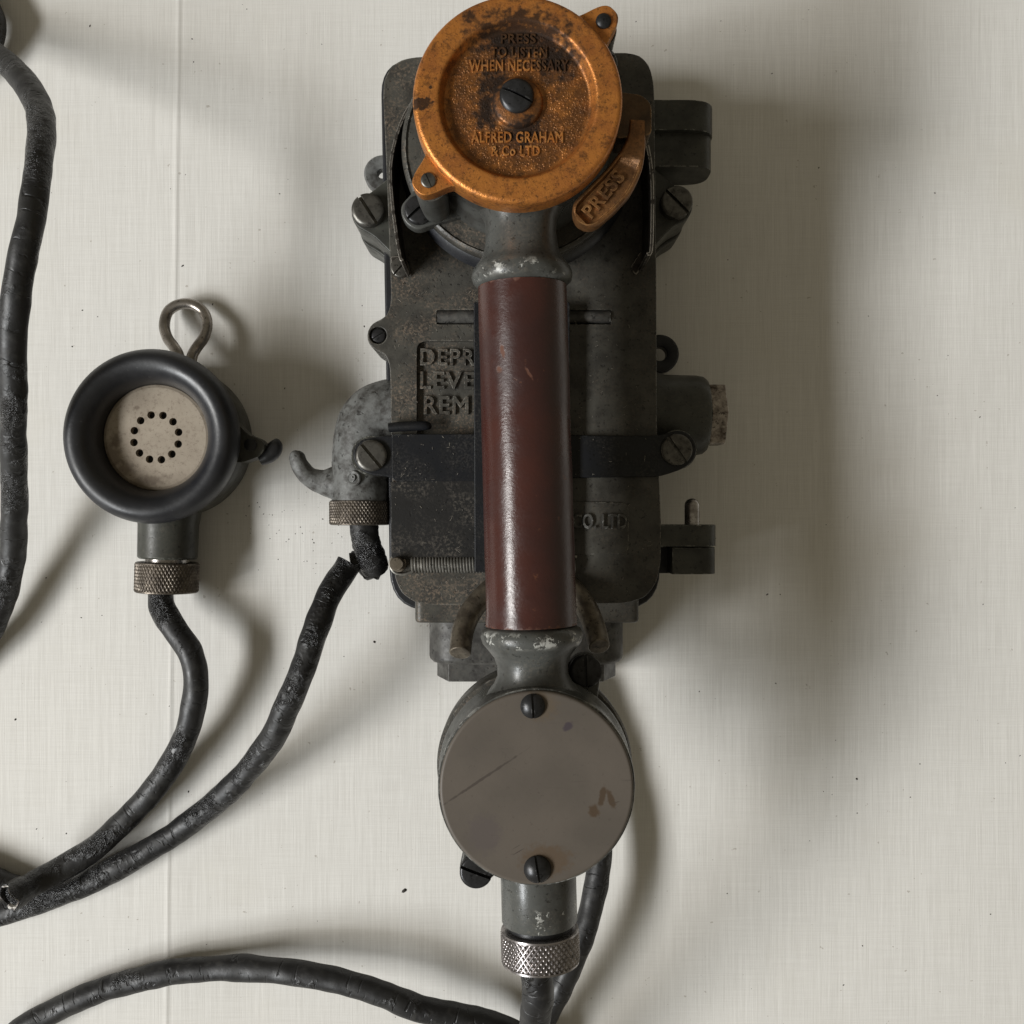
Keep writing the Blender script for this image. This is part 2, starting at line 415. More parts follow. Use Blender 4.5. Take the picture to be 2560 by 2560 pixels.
def leather_mat():
    t = NT('oxblood_leather')
    big = t.noise(35, 4, 0.6)
    col = t.mix(t.step(big, 0.3, 0.7), (0.050, 0.0145, 0.0108), (0.031, 0.0095, 0.0082))
    sc = t.math('MULTIPLY', t.step(t.noise(260, 4, 0.7), 0.64, 0.70), t.step(t.noise(55, 2), 0.5, 0.6))
    col = t.mix(t.math('MULTIPLY', sc, 0.6), col, (0.12, 0.045, 0.022))
    # two knocked-out dents and the frayed ends, in the handset's own millimetres
    d = t.spot(-9.5, 29.5, 1.1, 1.0, 0, 0.5, 0.4, 600)
    d = t.math('MAXIMUM', d, t.spot(-8.2, 36.5, 0.7, 2.6, 0.2, 0.4, 0.5, 600))
    d = t.math('MAXIMUM', d, t.spot(1.2, 27.5, 0.5, 2.2, 0.5, 0.4, 0.5, 600))
    sp = t.n('ShaderNodeSeparateXYZ'); t.nt.links.new(t.tc.outputs['Object'], sp.inputs[0])
    ends = t.step(t.math('ADD', t.math('ABSOLUTE', t.math('ADD', sp.outputs[1], 0.0012)), t.math('MULTIPLY', t.noise(240, 4), 0.008)), 0.0670, 0.0685)
    fr = t.math('MAXIMUM', d, ends)
    col = t.mix(t.math('MULTIPLY', fr, 0.8), col, (0.11, 0.038, 0.017))
    wr = t.noise(1.0, 6, 0.72, t.mapping((170, 260, 170)))
    nrm = t.bump(wr, 0.13, 0.0008)
    nrm = t.bump(t.math('SUBTRACT', t.noise(900, 3), t.math('MULTIPLY', t.math('MAXIMUM', d, sc), 1.5)), 0.12, 0.0005, nrm)
    rg = t.math('ADD', t.math('ADD', 0.22, t.math('MULTIPLY', t.step(t.noise(34, 5, 0.75), 0.35, 0.7), 0.16)), t.math('MULTIPLY', fr, 0.4))
    return t.out(col, rg, nrm, Specular_IOR_Level=0.6)
M_leather = leather_mat()

def copper_mat(name, spots, cen=(0, 0), floor=0.85, c1=(0.56, 0.216, 0.048), c2=(0.37, 0.132, 0.033)):
    t = NT(name)
    big = t.noise(130, 5, 0.65); fine = t.noise(1300, 3, 0.7)
    col = t.mix(t.step(big, 0.35, 0.7), c1, c2)
    sp = t.step(t.noise(800, 4, 0.85), 0.55, 0.63); grime = t.step(t.noise(230, 6, 0.8), 0.50, 0.66)
    col = t.mix(t.math('MULTIPLY', t.math('MAXIMUM', t.math('MULTIPLY', sp, 0.95), grime), 0.72), col, (0.070, 0.034, 0.016))
    ed = t.math('MULTIPLY', t.edge(0.0009), t.step(t.noise(300, 3), 0.40, 0.6))
    col = t.mix(t.math('MULTIPLY', ed, 0.5), col, (0.75, 0.42, 0.16))
    rg = t.math('ADD', 0.40, t.math('MULTIPLY', t.math('SUBTRACT', big, 0.5), 0.4)); mt = 0.62
    if spots:
        m = None
        for a in spots:
            q = t.spot(*a); m = q if m is None else t.math('MAXIMUM', m, q)
        m = t.math('MULTIPLY', t.math('MULTIPLY', m, t.step(t.noise(700, 4, 0.8), 0.16, 0.40)), 0.95)
        col0 = col
        x0, y0 = cen; rf = t.math('MULTIPLY', t.spot(x0, y0, 26.0, 26.0, 0, 0.06, 0.04, 300), t.step(t.noise(170, 5, 0.8), 0.25, 0.6))
        col = t.mix(t.math('MULTIPLY', rf, floor), col0, (0.095, 0.043, 0.018)); col = t.mix(t.math('MULTIPLY', m, 0.97), col, (0.010, 0.0095, 0.009))
        t.set(t.b.inputs['Specular IOR Level'], t.math('SUBTRACT', 0.5, t.math('MULTIPLY', m, 0.42)))
        mt = t.math('SUBTRACT', 0.62, t.math('MULTIPLY', m, 0.61)); rg = t.math('ADD', rg, t.math('MULTIPLY', m, 0.15))
    nrm = t.bump(fine, 0.30, 0.0005); nrm = t.bump(t.noise(420, 3, 0.7), 0.15, 0.0006, nrm)
    return t.out(col, rg, nrm, mt)

def plate_mat(hl):
    t = NT('taupe_lacquered_plate')
    big = t.noise(40, 4, 0.55)
    col = t.mix(t.step(big, 0.3, 0.75), (0.108, 0.091, 0.075), (0.086, 0.073, 0.060))
    col = t.mix(t.math('MULTIPLY', t.step(t.noise(520, 5, 0.8), 0.60, 0.68), 0.55), col, (0.06, 0.048, 0.04))
    ring = t.n('ShaderNodeVectorMath'); ring.operation = 'DISTANCE'
    def dark(a, c, k):
        nonlocal col
        col = t.mix(t.math('MULTIPLY', t.spot(*a), k), col, c)
    for (px, py, rx, ry, rot, c, k) in [
        (1205, 1948, 118, 3.2, 0.56, (0.045, 0.036, 0.03), .7),
        (1420, 1815, 14, 9, 0.5, (0.045, 0.035, 0.045), .8), (1295, 2130, 16, 1.2, 0.5, (0.05, 0.04, 0.035), .8), (1290, 2118, 12, 0.9, 0.5, (0.06, 0.05, 0.04), .7),
        (1506, 1990, 8, 26, -0.25, (0.055, 0.034, 0.018), .8), (1528, 2000, 8, 24, 0.35, (0.055, 0.034, 0.018), .8), (1485, 2028, 13, 15, 0.3, (0.06, 0.036, 0.018), .8), (1540, 2006, 12, 1.2, 0.25, (0.06, 0.045, 0.035), .8),
        (1210, 2085, 40, 45, 0.0, (0.085, 0.070, 0.066), .6), (1350, 1765, 40, 34, 0, (0.10, 0.075, 0.05), .7), (1365, 2150, 60, 36, 0, (0.09, 0.06, 0.036), .75)]:
        x, y = hl(px, py); k2 = 0.1426
        dark((x, y, rx*k2, ry*k2, rot, 0.35, 0.35, 500), c, k)
    for ang, sc in ((0.6, 1.0), (-0.9, 1.3), (1.5, 0.8)):
        g = t.noise(1.0, 3, 0.6, t.mapping((40*sc, 1100*sc, 60), rot=(0, 0, ang)))
        gate = t.step(t.noise(60*sc, 2), 0.55, 0.68)
        col = t.mix(t.math('MULTIPLY', t.math('MULTIPLY', t.step(g, 0.66, 0.71), gate), 0.4), col, (0.05, 0.04, 0.035))
    return t.out(col, t.math('ADD', 0.42, t.math('MULTIPLY', big, 0.15)), t.bump(t.noise(700, 3), 0.06, 0.0004), 0.0, Specular_IOR_Level=0.3)

def disc_mat():
    t = NT('nicotine_beige_enamel')
    col = t.mix(t.step(t.noise(60, 4), 0.3, 0.7), (0.355, 0.305, 0.242), (0.285, 0.24, 0.188))
    col = t.mix(t.math('MULTIPLY', t.step(t.noise(480, 6, 0.9), 0.54, 0.62), 0.65), col, (0.13, 0.095, 0.07))
    col = t.mix(t.math('MULTIPLY', t.step(t.noise(150, 5, 0.75), 0.56, 0.70), 0.6), col, (0.15, 0.11, 0.08))
    for a in ((-20, -9, 4, 6), (-18, -2, 2.2, 3), (-15, -15, 5, 3), (-8.5, 3, 1.2, 1.2), (-9, 13, 1.5, 1.0), (-4, -20, 9, 2.2)):
        col = t.mix(t.math('MULTIPLY', t.spot(*a, 0.2, 0.6, 0.6, 420), 0.6), col, (0.10, 0.07, 0.048))
    return t.out(col, 0.42, t.bump(t.noise(800, 3), 0.12, 0.0004), 0.12)
M_disc = disc_mat()

def cloth_mat():
    t = NT('unbleached_linen')
    warp = t.noise(1.0, 3, 0.7, t.mapping((2100, 40, 1))); weft = t.noise(1.0, 3, 0.7, t.mapping((40, 2100, 1)))
    slub = t.noise(1.0, 4, 0.65, t.mapping((620, 12, 1)));   slub2 = t.noise(1.0, 4, 0.65, t.mapping((12, 620, 1)))
    thr = t.math('ADD', t.math('MULTIPLY', warp, 0.62), t.math('MULTIPLY', weft, 0.38))
    sl = t.math('ADD', t.math('MULTIPLY', slub, 0.80), t.math('MULTIPLY', slub2, 0.20))
    col = t.mix(t.step(thr, 0.36, 0.64), (0.632, 0.616, 0.58), (0.718, 0.704, 0.669))
    col = t.mix(t.math('MULTIPLY', t.step(sl, 0.50, 0.64), 0.32), col, (0.78, 0.765, 0.725))
    col = t.mix(t.math('MULTIPLY', t.step(sl, 0.50, 0.36), 0.18), col, (0.57, 0.555, 0.515))
    col = t.mix(t.math('MULTIPLY', t.step(t.noise(9, 4, 0.6), 0.52, 0.72), 0.22), col, (0.60, 0.565, 0.485))
    fl = t.step(t.noise(330, 2, 0.6), 0.735, 0.765)
    col = t.mix(t.math('MULTIPLY', fl, 0.45), col, (0.25, 0.21, 0.16))
    h = t.math('ADD', thr, t.math('MULTIPLY', sl, 0.8))
    return t.out(col, 0.9, t.bump(h, 0.32, 0.0004), Specular_IOR_Level=0.1, Sheen_Weight=0.1)
M_cloth = cloth_mat()
t_ = NT('dirt'); M_dirt = t_.out((0.035, 0.03, 0.026), 0.9)
t_ = NT('lint_fibre'); M_lint = t_.out((0.34, 0.31, 0.26), 0.9)
t_ = NT('hole_black'); M_hole = t_.out((0.008, 0.008, 0.008), 0.8)
t_ = NT('torn_cloth_sleeve'); M_torn = t_.out(t_.mix(t_.step(t_.noise(500, 3), .4, .6), (0.62, 0.60, 0.56), (0.12, 0.10, 0.09)), 0.85)

# ------------------------------------------------------------------ the tablecloth (setting)
def cloth_z(x, y):
    xc = (430-1280)*0.1953 + 0.012*y          # the pressed fold runs nearly straight down the picture
    d = x - xc
    z = 0.22*math.exp(-(d/1.0)**2) - 0.10*math.exp(-((d-1.8)/1.2)**2)
    z += 1.5*math.exp(-max(d, 0)/34.0)*(1 if d > 0 else math.exp(d/50.0))*(0.6 + 0.4*noise.noise(Vector((0, y*0.01, 3))))
    d2 = x - ((360-1280)*0.1953 + 0.016*y); z += 0.04*math.exp(-(d2/1.2)**2)
    d3 = x - ((1850-1280)*0.1953 - 0.06*(y+100)); z += 0.10*math.exp(-(d3/1.8)**2)*0.6*max(0, min(1, (-y-20)/60))
    z += 0.5*noise.noise(Vector((x*0.009, y*0.004, 0))) + 0.07*noise.noise(Vector((x*0.05, y*0.012, 7)))
    return z - 1.6
bm = BM()
xs = []; x = -560.0
while x < 560.0:
    xs.append(x); x += 0.6 if -185 < x < -150 else (2.5 if abs(x) < 270 else 12.0)
xs.append(560.0)
ys = [-560 + 5.0*i for i in range(225)]
rows = [[bm.verts.new((xx, yy, cloth_z(xx, yy))) for xx in xs] for yy in ys]
grid_faces(bm, rows, False)
cloth = part('tablecloth', bm, M_cloth, smooth=180, doubles=False)
cloth['kind'] = 'structure'; cloth['label'] = 'cream linen tablecloth with a pressed fold line'
cloth.data.flip_normals() if cloth.data.polygons[0].normal.z < 0 else None

# ------------------------------------------------------------------ telephone base
base = thing('wall_telephone', 'dark cast metal telephone base box lying beneath the leather gripped handset', 'telephone', (5, 40, 0))
T = 65.0
tray = rounded([P2(951, 146, 33), P2(1631, 137, 33), P2(1652, 1524, 33), P2(975, 1528, 33)], [16, 19, 19, 19], 7)
part('base_tray', prism(BM(), tray, -1.6, 33), M_tray, base, bevel=1.2)
out_px = [(958, 240), (960, 200), (976, 168), (1003, 149), (1040, 142), (1300, 137), (1565, 131), (1600, 138), (1624, 164), (1634, 205), (1636, 250),
          (1641, 700), (1642, 1060), (1648, 1200), (1653, 1300), (1652, 1405), (1641, 1458), (1612, 1494), (1565, 1508), (1320, 1511), (1085, 1513), (1035, 1505), (1003, 1482), (987, 1445), (983, 1395),
          (980, 1200), (977, 1060), (976, 960), (974, 912), (963, 886), (946, 878), (928, 868), (918, 850), (919, 826), (931, 808), (951, 799), (967, 788), (976, 766), (978, 740), (973, 600), (966, 420)]
pts = rounded([P2(a, b, T) for a, b in out_px], 2.2, 2)
cover = part('cover', prism(BM(), pts, 33.4, T), M_body, base)
# recesses: instruction panel, hinge groove, maker's panel, lug hole
c = BM()
prism(c, rounded([P2(1043, 853, T), P2(1330, 853, T), P2(1330, 1105, T), P2(1043, 1105, T)], 4, 4), T-2.6, T+5)
carve(cover, c)
c = BM(); a = P(1092, 775, T); b = P(1527, 810, T); box(c, a.x, b.x, b.y, a.y, T-3.2, T+5); carve(cover, c)
c = BM()
p = P(945, 838, T); lathe(c, [(0.001, T-2.4), (3.6, T-2.4), (3.6, T+4), (0.001, T+4)], Matrix.Translation((p.x, p.y, 0)), 32); carve(cover, c)
cover.modifiers.new('bevel', 'BEVEL'); b_ = cover.modifiers['bevel']; b_.width = 1.5*S; b_.segments = 3; b_.limit_method = 'ANGLE'; b_.angle_limit = math.radians(50)
cover.data.set_sharp_from_angle(angle=math.radians(45))
wn = cover.modifiers.new('wn', 'WEIGHTED_NORMAL')
b = BM(); screw_head(b, (p.x, p.y, T-2.4), 3.1, 1.4, 0.5, 30, 0.5, 0.3); part('rivet', b, M_blued, cover)
# lettering cast into the panels
def upright(px, py, z, rot=0.0):
    q = P(px, py, z); return Matrix.Translation(q) @ Matrix.Rotation(rot, 4, 'Z')
k = (500-T)/2560
for s, x0, x1, y0, y1 in (('DEPR', 1051, 1190, 873, 915), ('LEVE', 1050, 1188, 930, 974), ('REM', 1060, 1172, 991, 1037)):
    b = BM(); text_bm(b, s, (x1-x0)*k, (y1-y0)*k, 1.5, upright((x0+x1)/2, (y0+y1)/2, T-2.75, -0.01), spacing=1.12)
    part('instruction_lettering', b, M_body, cover, doubles=False)
b = BM()
prism(b, rounded([P2(1380, 1252, T), P2(1572, 1256, T), P2(1572, 1386, T), P2(1380, 1388, T)], 4, 4), T-0.5, T+0.55)
mp = part('maker_panel', b, M_body, base, bevel=0.4)
b = BM(); text_bm(b, 'CO. LTD', (1567-1432)*k, 38*k, 1.3, upright(1499, 1303, T+0.5, -0.01), spacing=1.05)
part('maker_lettering', b, M_gland, mp, doubles=False)
# hinge rod in its groove
b = BM(); z0 = T-1.7; tube(b, [P(1094, 792, z0), P(1525, 792, z0)], 2.8, 24)
part('hinge_rod', b, M_gland, base)
# bright paint of the lower half cover: black strap with two screw lugs
strap = [(900, 1100), (960, 1088), (1300, 1086), (1640, 1090), (1700, 1074), (1728, 1088), (1744, 1118), (1734, 1152), (1708, 1172), (1650, 1192), (1300, 1196), (990, 1198),
         (962, 1190), (938, 1190), (905, 1180), (884, 1152), (882, 1122)]
b = BM(); prism(b, rounded([P2(a_, b_2, 67) for a_, b_2 in strap], 4, 3), 62, 67.6)
strp = part('clamp_strap', b, M_black, base, bevel=0.7)
for px, py, an in ((928, 1139, -50), (1692, 1124, -55)):
    b = BM(); screw_head(b, P(px, py, 69)-Vector((0, 0, 1.6)), 6.6, 2.2, 0.25, an, 1.3, 1.6); part('screw', b, M_screw, strp)
    b = BM(); q = P(px, py, 60); lathe(b, [(0.001, 62.2), (8.2, 62.2), (8.6, 60), (8.2, 34), (7.4, 30), (0.001, 30)], Matrix.Translation((q.x, q.y, 0)), 40); part('screw_lug', b, M_olive, base)
# black lever: upright bar beneath the handset, wide plate on the left
b = BM(); prism(b, [P2(1184, 755, 72), P2(1425, 755, 72), P2(1425, 1430, 72), P2(1186, 1430, 72)], 67.8, 72)
lever = part('release_lever', b, M_black, base, bevel=0.5)
b = BM(); prism(b, rounded([P2(976, 1204, 69), P2(1210, 1200, 69), P2(1215, 1396, 69), P2(978, 1398, 69)], [0.3, 0.3, 0.3, 1.5], 2), 65.2, 68.4)
part('lever_plate', b, M_dusty, lever, bevel=0.35)
b = BM(); prism(b, rounded([P2(979, 1085, 70), P2(1192, 1085, 70), P2(1192, 1202, 70), P2(979, 1204, 70)], [0.3, 0.3, 0.3, 3], 4), 67.8, 69.0)
part('lever_pad', b, M_black, lever, bevel=0.3)
b = BM(); tube(b, [P(972, 1069, 69), P(1010, 1066, 69.2), P(1062, 1064, 69), P(1072, 1066, 67)], [2.0, 2.1, 2.0, 1.4], 16, smooth=4)
part('curled_tab', b, M_black, lever)
# coil spring and its pin
b = BM(); n = 54; pts_ = []
A = P(1030, 1411, 66.5); Bq = P(1440, 1411, 66.5)
for i in range(n*14+1):
    f = i/(n*14); an = 2*PI*n*f
    pts_.append(A.lerp(Bq, f) + Vector((0, math.cos(an)*3.3, math.sin(an)*3.3)))
tube(b, pts_, 0.56, 6); part('coil_spring', b, M_spring, base, doubles=False)
b = BM(); q = P(992, 1410, 71); M_ = Matrix.Translation((q.x, q.y, 0))
lathe(b, [(3.6, 65), (3.6, 67.2), (2.95, 67.4), (2.95, 71.4), (2.5, 72), (0.001, 72.2)], M_, 32); part('spring_pin', b, M_prong, base)
b = BM(); tube(b, [P(1030, 1430, 66), P(1008, 1436, 66), P(985, 1430, 66), P(974, 1408, 66), P(986, 1388, 66), P(1008, 1385, 66)], 0.6, 8, smooth=5); part('spring_end_loop', b, M_spring, base)
# cheek brackets either side of the transmitter: thin sheet standing on the cover
def cheek(pxs, z0, z1, thick, foot, fscrew, an):
    b = BM(); top = smooth_path([P(a_, b_2, z1) for a_, b_2 in pxs], 5)
    cen = P(1290, 400, z1); inner = []; outer = []
    for i, p_ in enumerate(top):
        t = (top[min(i+1, len(top)-1)] - top[max(i-1, 0)]).normalized(); nn = Vector((-t.y, t.x, 0))
        if nn.dot(p_-cen) < 0: nn = -nn
        outer.append(p_ + nn*thick/2); inner.append(p_ - nn*thick/2)
    n_ = len(top); V = []
    for i in range(n_):
        V.append([b.verts.new((outer[i].x, outer[i].y, z0)), b.verts.new((outer[i].x, outer[i].y, z1)), b.verts.new((inner[i].x, inner[i].y, z1)), b.verts.new((inner[i].x, inner[i].y, z0))])
    grid_faces(b, V); b.faces.new(V[0]); b.faces.new(V[-1])
    o = part('cheek_bracket', b, M_sheet, base, bevel=0.25)
    b = BM(); prism(b, rounded([P2(a_, b_2, z0+1) for a_, b_2 in foot], 1.5, 3), z0-0.4, z0+1.1); part('bracket_foot', b, M_sheet, o, bevel=0.3)
    if fscrew:
        b = BM(); screw_head(b, P(fscrew[0], fscrew[1], z0+1), 4.2, 1.4, 0.2, an, 0.8, 1.0); part('screw', b, M_screw, o)
    return o
cheek([(1045, 235), (1012, 285), (988, 350), (976, 420), (980, 500), (990, 580), (1000, 640), (1006, 652)], 65, 92, 1.3,
      [(975, 640), (1015, 640), (1032, 690), (985, 690)], (1002, 670), 48)
cheek([(1560, 235), (1600, 300), (1622, 380), (1630, 450), (1631, 540), (1628, 625), (1618, 636)], 65, 92, 1.3,
      [(1600, 630), (1628, 625), (1590, 690), (1575, 670)], None, 0)
# screw lugs of the upper half (thick slotted heads), flat mounting ears further down
for px, py, an, sx in ((918, 521, -57, -1), (1693, 502, -45, 1)):
    q = P(px, py, 56); r = 8.3
    b = BM(); inx = P(985 if sx < 0 else 1630, py, 50).x
    foot = [(q.x, q.y+r), (inx, q.y+r+9), (inx, q.y-r-11), (q.x-sx*2, q.y-r-2), (q.x+sx*r*0.75, q.y-r*0.7), (q.x+sx*r, q.y), (q.x+sx*r*0.7, q.y+r*0.7)]
    prism(b, rounded(foot, 3.5, 4), 26, 50); lug = part('screw_lug', b, M_olive, base, bevel=2.0, seg=3)
    b = BM(); prism(b, rounded([(a_*0.97+q.x*0.03, b_2-1.5) for a_, b_2 in foot], 3.5, 4), 4, 25); part('lug_foot', b, M_olive, lug, bevel=1.5)
    b = BM(); screw_head(b, (q.x, q.y, 50), 7.0, 5.4, 0.3, an, 1.4, 2.6); part('screw', b, M_screw, lug)
for px, py, r, hr in ((957, 437, 8.8, 2.4), (1648, 886, 9.2, 3.4)):
    q = P(px, py, 9); b = BM()
    lathe(b, [(hr, 5), (hr, 11), (hr+.5, 11.4), (r-.8, 11.4), (r, 10.6), (r, 5.6), (r-.6, 5), (hr, 5)], Matrix.Translation((q.x, q.y, 0)), 40)
    part('mounting_ear', b, M_elbow if px < 1200 else M_tray, base)
# elbow pipe with hook and knurled gland nut on the left
b = BM(); ze = 27
tube(b, [P(1060, 1040, ze), P(1000, 1028, ze), P(955, 1034, ze), P(924, 1058, ze), (P(908, 1100, ze)), P(903, 1160, ze), P(902, 1254, ze)], [15, 15, 14.6, 14.2, 13.6, 13.3, 13.3], 40, smooth=7, lump=0.35, lumpscale=0.12)
elbow = part('elbow_pipe', b, M_elbow, base)
b = BM(); tube(b, [P(885, 1206, 25), P(837, 1207, 26), P(802, 1204, 26), P(770, 1189, 27), P(750, 1164, 28), P(742, 1142, 28.5), P(738, 1131, 28.5), P(737, 1126, 28.5)], [9.5, 7.8, 5.6, 4.5, 4.1, 3.7, 2.5, 0.6], 24, smooth=6, lump=0.3, lumpscale=0.15)
part('hook', b, M_elbow, elbow)
b = BM(); q = P(884, 1196, 41)
lathe(b, [(2.2, 0), (2.2, .8), (2.6, 1.1), (3.2, 1.1), (3.6, .7), (3.6, 0)], Matrix.Translation((q.x, q.y, 39.7)) @ Matrix.Rotation(-0.35, 4, 'Y'), 28)
text_bm(b, '9', 2.2, 3.4, 1.0, Matrix.Translation((q.x, q.y, 39.8)) @ Matrix.Rotation(-0.35, 4, 'Y')); part('cast_number', b, M_elbow, elbow, doubles=False)
b = BM(); q = P(900, 1251, ze); knurl(b, 14.1, 11.4, frame(q, (0, -1, 0)), 52, 4, 0.5, 7.2, 0.7); part('gland_nut', b, M_knurlb, elbow)
b = BM(); tube(b, [P(906, 1290, 27), P(912, 1330, 27), P(920, 1370, 26), P(932, 1405, 24), P(940, 1428, 22)], [6.2, 6.4, 6.6, 6.8, 6.0], 24, smooth=6, lump=0.9, lumpscale=0.25, uv=True); part('cable_stub', b, M_cable, base)
b = BM(); tube(b, [P(875, 1402, 20), P(900, 1400, 19), P(925, 1422, 18), P(952, 1430, 17)], [3.0, 4.2, 4.8, 3.2], 14, smooth=5, lump=1.6, lumpscale=0.35, uv=True); part('torn_rubber', b, M_cable, base)
# boss and plug on the right
b = BM(); q = P(1640, 1039, 32)
lathe(b, [(0.001, -8), (20.5, -8), (19.5, 0.5), (18.6, 3.5), (18.2, 18), (17.6, 21), (16.3, 22.6), (0.001, 22.6)], frame((q.x, q.y, 32), (1, 0, 0)), 56); boss = part('side_boss', b, M_olive, base)
b = BM(); hexp = [(15.4*math.cos(math.radians(60*i+30)), 15.4*math.sin(math.radians(60*i+30)) + 32) for i in range(6)]
hexp = [(a_+q.y, b_2) for a_, b_2 in hexp]
prism(b, hexp, q.x+22.8, q.x+30.2, 'yz'); part('hex_plug', b, M_hex, boss, bevel=0.6)
b = BM(); lathe(b, [(0.001, 22.6), (11, 22.6), (11, 24.4), (0.001, 24.4)], frame((q.x, q.y, 32), (1, 0, 0)), 32); part('plug_washer', b, M_tray, boss)
# hinge knuckles on the right (D-shaped blocks stacked down the picture)
def dblock(name, px0, px1, py0, py1, z0, z1, m, parent, bev=1.2, rnd=0.45):
    zz = (z0+z1)/2 + (z1-z0)*0.3
    x0 = P(px0, 0, zz).x; x1 = P(px1, 0, zz).x; ya = P(0, py1, zz).y; yb = P(0, py0, zz).y
    h = (z1-z0)
    prof = rounded([(x0, z0), (x1, z0), (x1, z1), (x0, z1)], [0.2, h*rnd, h*rnd, 0.2], 7)
    b = BM(); prism(b, prof, ya, yb, 'xz'); return part(name, b, m, parent, bevel=bev, seg=3)
hk = dblock('hinge_knuckle', 1615, 1786, 264, 338, 24, 56, M_olive, base, 4.0, 0.42)
dblock('hinge_block', 1618, 1781, 340, 426, 26, 52, M_olive, hk, 1.6, 0.4)
hk = dblock('hinge_knuckle', 1585, 1793, 1312, 1365, 38, 64, M_olive, base, 1.4, 0.4)
dblock('hinge_block', 1676, 1790, 1368, 1434, 34, 60, M_olive, hk, 1.0, 0.35)
dblock('hinge_web', 1630, 1690, 1368, 1432, 30, 46, M_tray, hk, 0.6, 0.2)
b = BM(); q = P(1729, 1312, 50)
lathe(b, [(3.25, -6), (3.25, 8.6), (3.0, 9.8), (2.2, 10.9), (1.0, 11.5), (0.001, 11.7)], frame((q.x, q.y, 51), (0, 1, 0)), 28); part('hinge_pin', b, M_nickel, hk)
# lower plinth, oval gland and its hexagon
def slab(name, px0, px1, py0, py1, z0, z1, rad, m, parent, bev):
    x0 = P(px0, 0, z1-4).x; x1 = P(px1, 0, z1-4).x; ya = P(0, py1, z1-3).y; yb = P(0, py0, z1-3).y
    b = BM(); prism(b, rounded([(x0, z0), (x1, z0), (x1, z1), (x0, z1)], rad, 8), ya, yb, 'xz'); return part(name, b, m, parent, bevel=bev, seg=3)
pl = slab('plinth', 1038, 1596, 1440, 1556, 2, 47, [2, 2, 4, 4], M_body, base, 2.0)
gl = slab('gland_body', 1068, 1564, 1500, 1662, 3, 45, [14, 14, 17, 17], M_gland, base, 3.0)
b = BM(); zz = 33
xa = P(1088, 0, zz).x; xb = P(1546, 0, zz).x; ya = P(0, 1702, zz).y; yb = P(0, 1640, zz).y
prism(b, [(xa, 6), (xa+9, 2.5), (xb-9, 2.5), (xb, 6), (xb, 20), (xb-7, 36), (xa+6, 36), (xa, 20)], ya, yb, 'xz'); part('hex_plug', b, M_gland, gl, bevel=0.6)
# fork prongs that hold the receiver neck
for pts_ in ([(1250, 1455, 68), (1215, 1485, 71), (1180, 1525, 75), (1158, 1575, 80), (1150, 1634, 87)], [(1400, 1450, 68), (1438, 1482, 71), (1468, 1525, 75), (1487, 1572, 80), (1498, 1617, 87)]):
    b = BM(); tube(b, [P(*p_) for p_ in pts_], [4.7, 4.7, 4.7, 4.6, 4.4], 24, smooth=6); part('fork_prong', b, M_prong, base, bevel=0.5, blim=50)
b = BM(); q = P(1294, 247, 140); lathe(b, [(33, 64.5), (33, 73.6), (34, 74.4), (39, 74.4), (40, 73.4), (40, 64.5)], Matrix.Translation((q.x, q.y, 0)), 56); part('cradle_cup', b, M_tray, base)
# fluff and grit lying on the casting
b = BM()
for i in range(230):
    px = random.choice([random.uniform(985, 1200), random.uniform(985, 1200), random.uniform(1430, 1630)]); py = random.uniform(700, 1500)
    zz = 65.1
    if 1085 < py < 1200: zz = 69.2 if px < 1190 else 67.8
    elif 1200 < py < 1396 and px < 1200: zz = 68.6
    elif 1043 < px < 1200 and 860 < py < 1085: zz = 62.6
    elif 1385 < py < 1435: continue
    q = P(px, py, zz); L = random.uniform(0.15, 0.9)**1.0*(1.8 if random.random() < .12 else 0.8); a_ = random.uniform(0, 6.28); bend = random.uniform(-.6, .6)
    d1 = Vector((math.cos(a_), math.sin(a_), 0)); d2 = Vector((math.cos(a_+bend), math.sin(a_+bend), random.uniform(0, .3)))
    tube(b, [q, q+d1*L, q+d1*L+d2*L], random.uniform(0.03, 0.07), 4)
lint = part('lint', b, M_lint, base, doubles=False); lint['kind'] = 'stuff'

# ------------------------------------------------------------------ handset
HZ = 113.0; HROT = math.atan(0.0272)
hs = thing('telephone_handset', 'telephone handset with brown leather grip, copper transmitter cover and grey castings', 'handset', (5.6, 22.7, HZ), HROT)
HI = TM[hs.name].inverted()
def HL(px, py, z): return HI @ P(px, py, z)
YA = Matrix.Rotation(-PI/2, 4, 'X')       # lathe axis along the handset: local Z -> local +Y
def ylathe(prof, seg=64): return lathe(BM(), prof, YA, seg)
# leather grip
b = BM(); prof = []
for i in range(61):
    y = -65.3 + 127.6*i/60
    r = 16.75 + 0.35*(1-i/60) + (0.25 if i < 2 else 0)
    prof.append((r, y))
prof = [(14.0, -65.6)] + prof + [(14.0, 62.5)]
lathe(b, prof, YA, 72, lambda r, h, a: r + 0.16*noise.noise(Vector((math.cos(a)*1.2, math.sin(a)*1.2, h*0.05))) + 0.05*noise.noise(Vector((math.cos(a)*4, math.sin(a)*4, h*0.4))))
grip = part('leather_grip', b, M_leather, hs, local=True)
